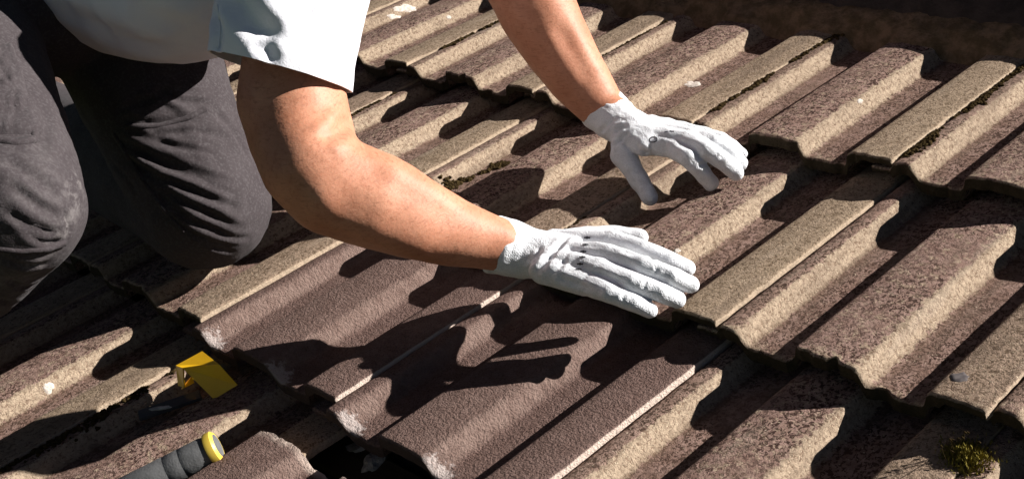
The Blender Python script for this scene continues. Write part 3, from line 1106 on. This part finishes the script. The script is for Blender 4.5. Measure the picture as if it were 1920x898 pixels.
# splashes, moss and fragments sitting on the tiles
bpy.context.view_layer.update()
TT = []
for key, o in TILES.items():
    if not (-4 <= key[1] <= 4): continue
    m = ROOF.inverted() @ o.matrix_world
    me = o.data
    TT.append((o, m, BVHTree.FromPolygons([m @ v.co for v in me.vertices], [tuple(p.vertices) for p in me.polygons])))


def hit(x, y):
    o_, d_ = ray(x, y)
    best = None
    for o, m, t in TT:
        h = t.ray_cast(o_, d_)
        if h[0] is not None and (best is None or h[3] < best[3]): best = (h[0], h[1], o, h[3], m)
    return best


def splat(x, y, rx, ry, seed, mat=LICHEN, name='lichen_patch'):
    b = hit(x, y)
    if not b: return
    tile, m = b[2], b[4]
    P = []; rings = 4; sg = 22
    inv = m.inverted()
    vs, fs = [], []
    for r in range(rings + 1):
        for i in range(sg):
            an = 2 * math.pi * i / sg
            k = r / rings * (1 + .55 * noise.noise(Vector((math.cos(an) * 1.6, math.sin(an) * 1.6, seed * 3.1))) + .25 * noise.noise(Vector((math.cos(an) * 5, math.sin(an) * 5, seed))))
            h = hit(x + math.cos(an) * rx * k, y + math.sin(an) * ry * k)
            if not h or h[2] is not tile: return
            lift = .0009 if r < rings else -.0002
            vs.append(inv @ (h[0] + h[1] * lift))
    for r in range(rings):
        for i in range(sg):
            a = r * sg + i; c = r * sg + (i + 1) % sg
            fs.append((a, c, c + sg, a + sg))
    me = mesh(name, vs, fs)
    o = bpy.data.objects.new(name, me); col.objects.link(o); me.materials.append(mat); o.parent = tile
    me.polygons.foreach_set('use_smooth', [True] * len(me.polygons))


for k, s in enumerate([(1452, 140, 17, 9), (1178, 88, 15, 10), (1298, 158, 14, 6), (760, 16, 22, 8), (738, 32, 12, 5), (90, 726, 12, 9), (1612, 190, 6, 4), (1270, 470, 6, 4), (842, 33, 5, 4)]):
    splat(*s, k + 1)
splat(1800, 706, 17, 10, 33, mat_simple('dark_stain', (.10, .085, .085), (.15, .13, .125), .95, .1, 150), 'stain')


def moss_seam(row, c, u0, v0, u1, v1, count, size, seed, spread=.002):
    tile = TILES[(row, c)]
    me0 = tile.data
    t = BVHTree.FromPolygons([v.co.copy() for v in me0.vertices], [tuple(p.vertices) for p in me0.polygons])
    r = random.Random(seed)
    V, F = [], []
    ico = [(-.5257, .8507, 0), (.5257, .8507, 0), (-.5257, -.8507, 0), (.5257, -.8507, 0), (0, -.5257, .8507), (0, .5257, .8507), (0, -.5257, -.8507), (0, .5257, -.8507), (.8507, 0, -.5257), (.8507, 0, .5257), (-.8507, 0, -.5257), (-.8507, 0, .5257)]
    icf = [(0, 11, 5), (0, 5, 1), (0, 1, 7), (0, 7, 10), (0, 10, 11), (1, 5, 9), (5, 11, 4), (11, 10, 2), (10, 7, 6), (7, 1, 8), (3, 9, 4), (3, 4, 2), (3, 2, 6), (3, 6, 8), (3, 8, 9), (4, 9, 5), (2, 4, 11), (6, 2, 10), (8, 6, 7), (9, 8, 1)]
    for i in range(count):
        q = r.random()
        dens = noise.noise(Vector((q * 5, seed, 0))) * 1.4 + .45
        if r.random() > dens: continue
        u = u0 + (u1 - u0) * q + r.gauss(0, spread * (.4 + dens)); v = v0 + (v1 - v0) * q + r.gauss(0, .002)
        h = t.ray_cast(Vector((u, v, .2)), Vector((0, 0, -1)))
        if h[0] is None: continue
        s = size * r.uniform(.4, 1.25)
        b = len(V)
        for p in ico:
            V.append(h[0] + Vector((p[0] + r.uniform(-.4, .4), p[1] + r.uniform(-.4, .4), p[2] * .8 + .3)) * s)
        F += [tuple(b + x for x in f) for f in icf]
    me = mesh('moss', V, F)
    o = bpy.data.objects.new('moss', me); col.objects.link(o); me.materials.append(MOSS); o.parent = tile
    o['kind'] = 'stuff'


moss_seam(0, 2, .0055, .02, .0055, .38, 1080, 0.0026, 1, 0.0034)
moss_seam(0, 1, .0055, .04, .0055, .36, 900, .0030, 2, .0030)
moss_seam(0, -1, .0055, .08, .0055, .34, 900, .0032, 3, .0034)
moss_seam(1, -1, .0055, .12, .0055, .30, 420, 0.0024, 4, 0.0025)
moss_seam(1, 0, .036, .11, .056, .21, 460, .0030, 5, .0035)
moss_seam(0, 0, .0055, .15, .0055, .34, 312, 0.0018, 6, 0.0017)
moss_seam(3, 0, .0055, .10, .0055, .34, 1080, 0.0029, 9, 0.0070)
moss_seam(1, 1, .0055, .02, .0055, .12, 192, 0.0015, 10, 0.0014)
moss_seam(2, 3, .0055, .05, .0055, .25, 360, 0.0022, 11, 0.0022)

# tuft of moss at the lower right
b = hit(1808, 858)
if b:
    base = b[0]
    r = random.Random(5)
    bm = bmesh.new()
    for i in range(1500):
        p = base + Vector((r.gauss(0, .010), r.gauss(0, .010), 0))
        hgt = max(.002, .022 * math.exp(-((p - base).length / .014) ** 2)) * r.uniform(.6, 1.15)
        lean = Vector((r.gauss(0, .3), r.gauss(0, .3), 1)).normalized()
        z0 = p + Vector((0, 0, r.uniform(-.002, hgt * .6))); tip = z0 + lean * r.uniform(.003, .006)
        s = Vector((r.uniform(-1, 1), r.uniform(-1, 1), 0)).normalized() * .0009
        vs = [bm.verts.new(z0 - s), bm.verts.new(z0 + s), bm.verts.new(tip)]
        bm.faces.new(vs)
    me = bm_mesh('moss_tuft', bm)
    o = link('moss_tuft', me, MOSSG, None, False)
    recentre(o, base)
    tag(o, 'small yellow-green moss tuft with thin stalks on the bottom right tile', 'moss')
    bm = Blob()
    for i in range(9):
        p = Vector((r.gauss(0, .008), r.gauss(0, .008), .008)); q = p + Vector((r.gauss(0, .005), r.gauss(0, .005), r.uniform(.010, .018)))
        chain(bm, [(p, .00035, None), (q, .00035, None)], 1.2, 8, 4)
        chain(bm, [(q, .0009, None), (q + Vector((.0015, 0, -.0005)), .0007, None)], 1, 6, 4)
    sm = bm.build('stalk')
    s_ = bpy.data.objects.new('stalks', sm); col.objects.link(s_); sm.materials.append(MOSS); s_.parent = o


def frag(x, y, n, size, seed, label):
    bm = bmesh.new()
    bmesh.ops.create_icosphere(bm, subdivisions=3, radius=1)
    for v in bm.verts:
        k = 1 + .45 * noise.noise(v.co * 1.4 + Vector((seed * 3, 0, 0))) + .15 * noise.noise(v.co * 4 + Vector((seed, 0, 0)))
        v.co = Vector((v.co.x * size[0] * k, v.co.y * size[1] * k, v.co.z * size[2] * k))
    me = bm_mesh('fragment', bm)
    o = bpy.data.objects.new('mortar_fragment', me); col.objects.link(o); me.materials.append(CHIP)
    p = U(x, y, n)
    o.matrix_world = ROOF @ Matrix.Translation(p) @ Matrix.Rotation(seed, 4, 'Z')
    tag(o, label, 'mortar fragment', 'grey mortar crumbs in the opened gap')


frag(685, 838, -.054, (.022, .012, .008), 1, 'broad grey mortar crumb on the felt right of the loose tile head')
frag(702, 868, -.053, (.018, .013, .010), 2, 'squat grey mortar crumb just below the broad one on the felt')
frag(885, 892, -.052, (.034, .010, .011), 3, 'long grey mortar sliver at the bottom edge below the brown tile')
frag(640, 812, -.055, (.011, .007, .006), 4, 'small round grey crumb on the felt above the broad one')
frag(838, 345 + 350, -.0, (.001, .001, .001), 5, 'x') if False else None
frag(424, 766, -.012, (.003, .009, .002), 6, 'thin pale sliver standing in the shadow beside the grey handle')
frag(300, 765, .004, (.014, .003, .0015), 7, 'long thin pale sliver left of the yellow strip')
frag(660, 862, -.056, (.006, .002, .002), 8, 'tiny pale chip lying deepest in the dark gap on the felt')
bm = bmesh.new()
a, b = U(378, 742, -.010), U(262, 782, -.004)
d = (b - a).normalized(); sd = Vector((0, 0, 1)).cross(d).normalized()
vs = [bm.verts.new(p + sd * x + Vector((0, 0, z))) for p in (a, b) for x in (-.010, .010) for z in (0, .004)]
for f in ((0, 1, 3, 2), (4, 6, 7, 5), (0, 2, 6, 4), (1, 5, 7, 3), (0, 4, 5, 1), (2, 3, 7, 6)): bm.faces.new([vs[i] for i in f])
bmesh.ops.bevel(bm, geom=list(bm.edges), offset=.001, segments=2, affect='EDGES')
o = link('flat_bar', bm_mesh('bar', bm), mat_simple('dull_steel', (.05, .05, .052), (.08, .075, .07), .5, .4, 60), None, False)
recentre(o, b)
tag(o, 'dark flat steel bar lying in shade under the yellow strip', 'steel bar')
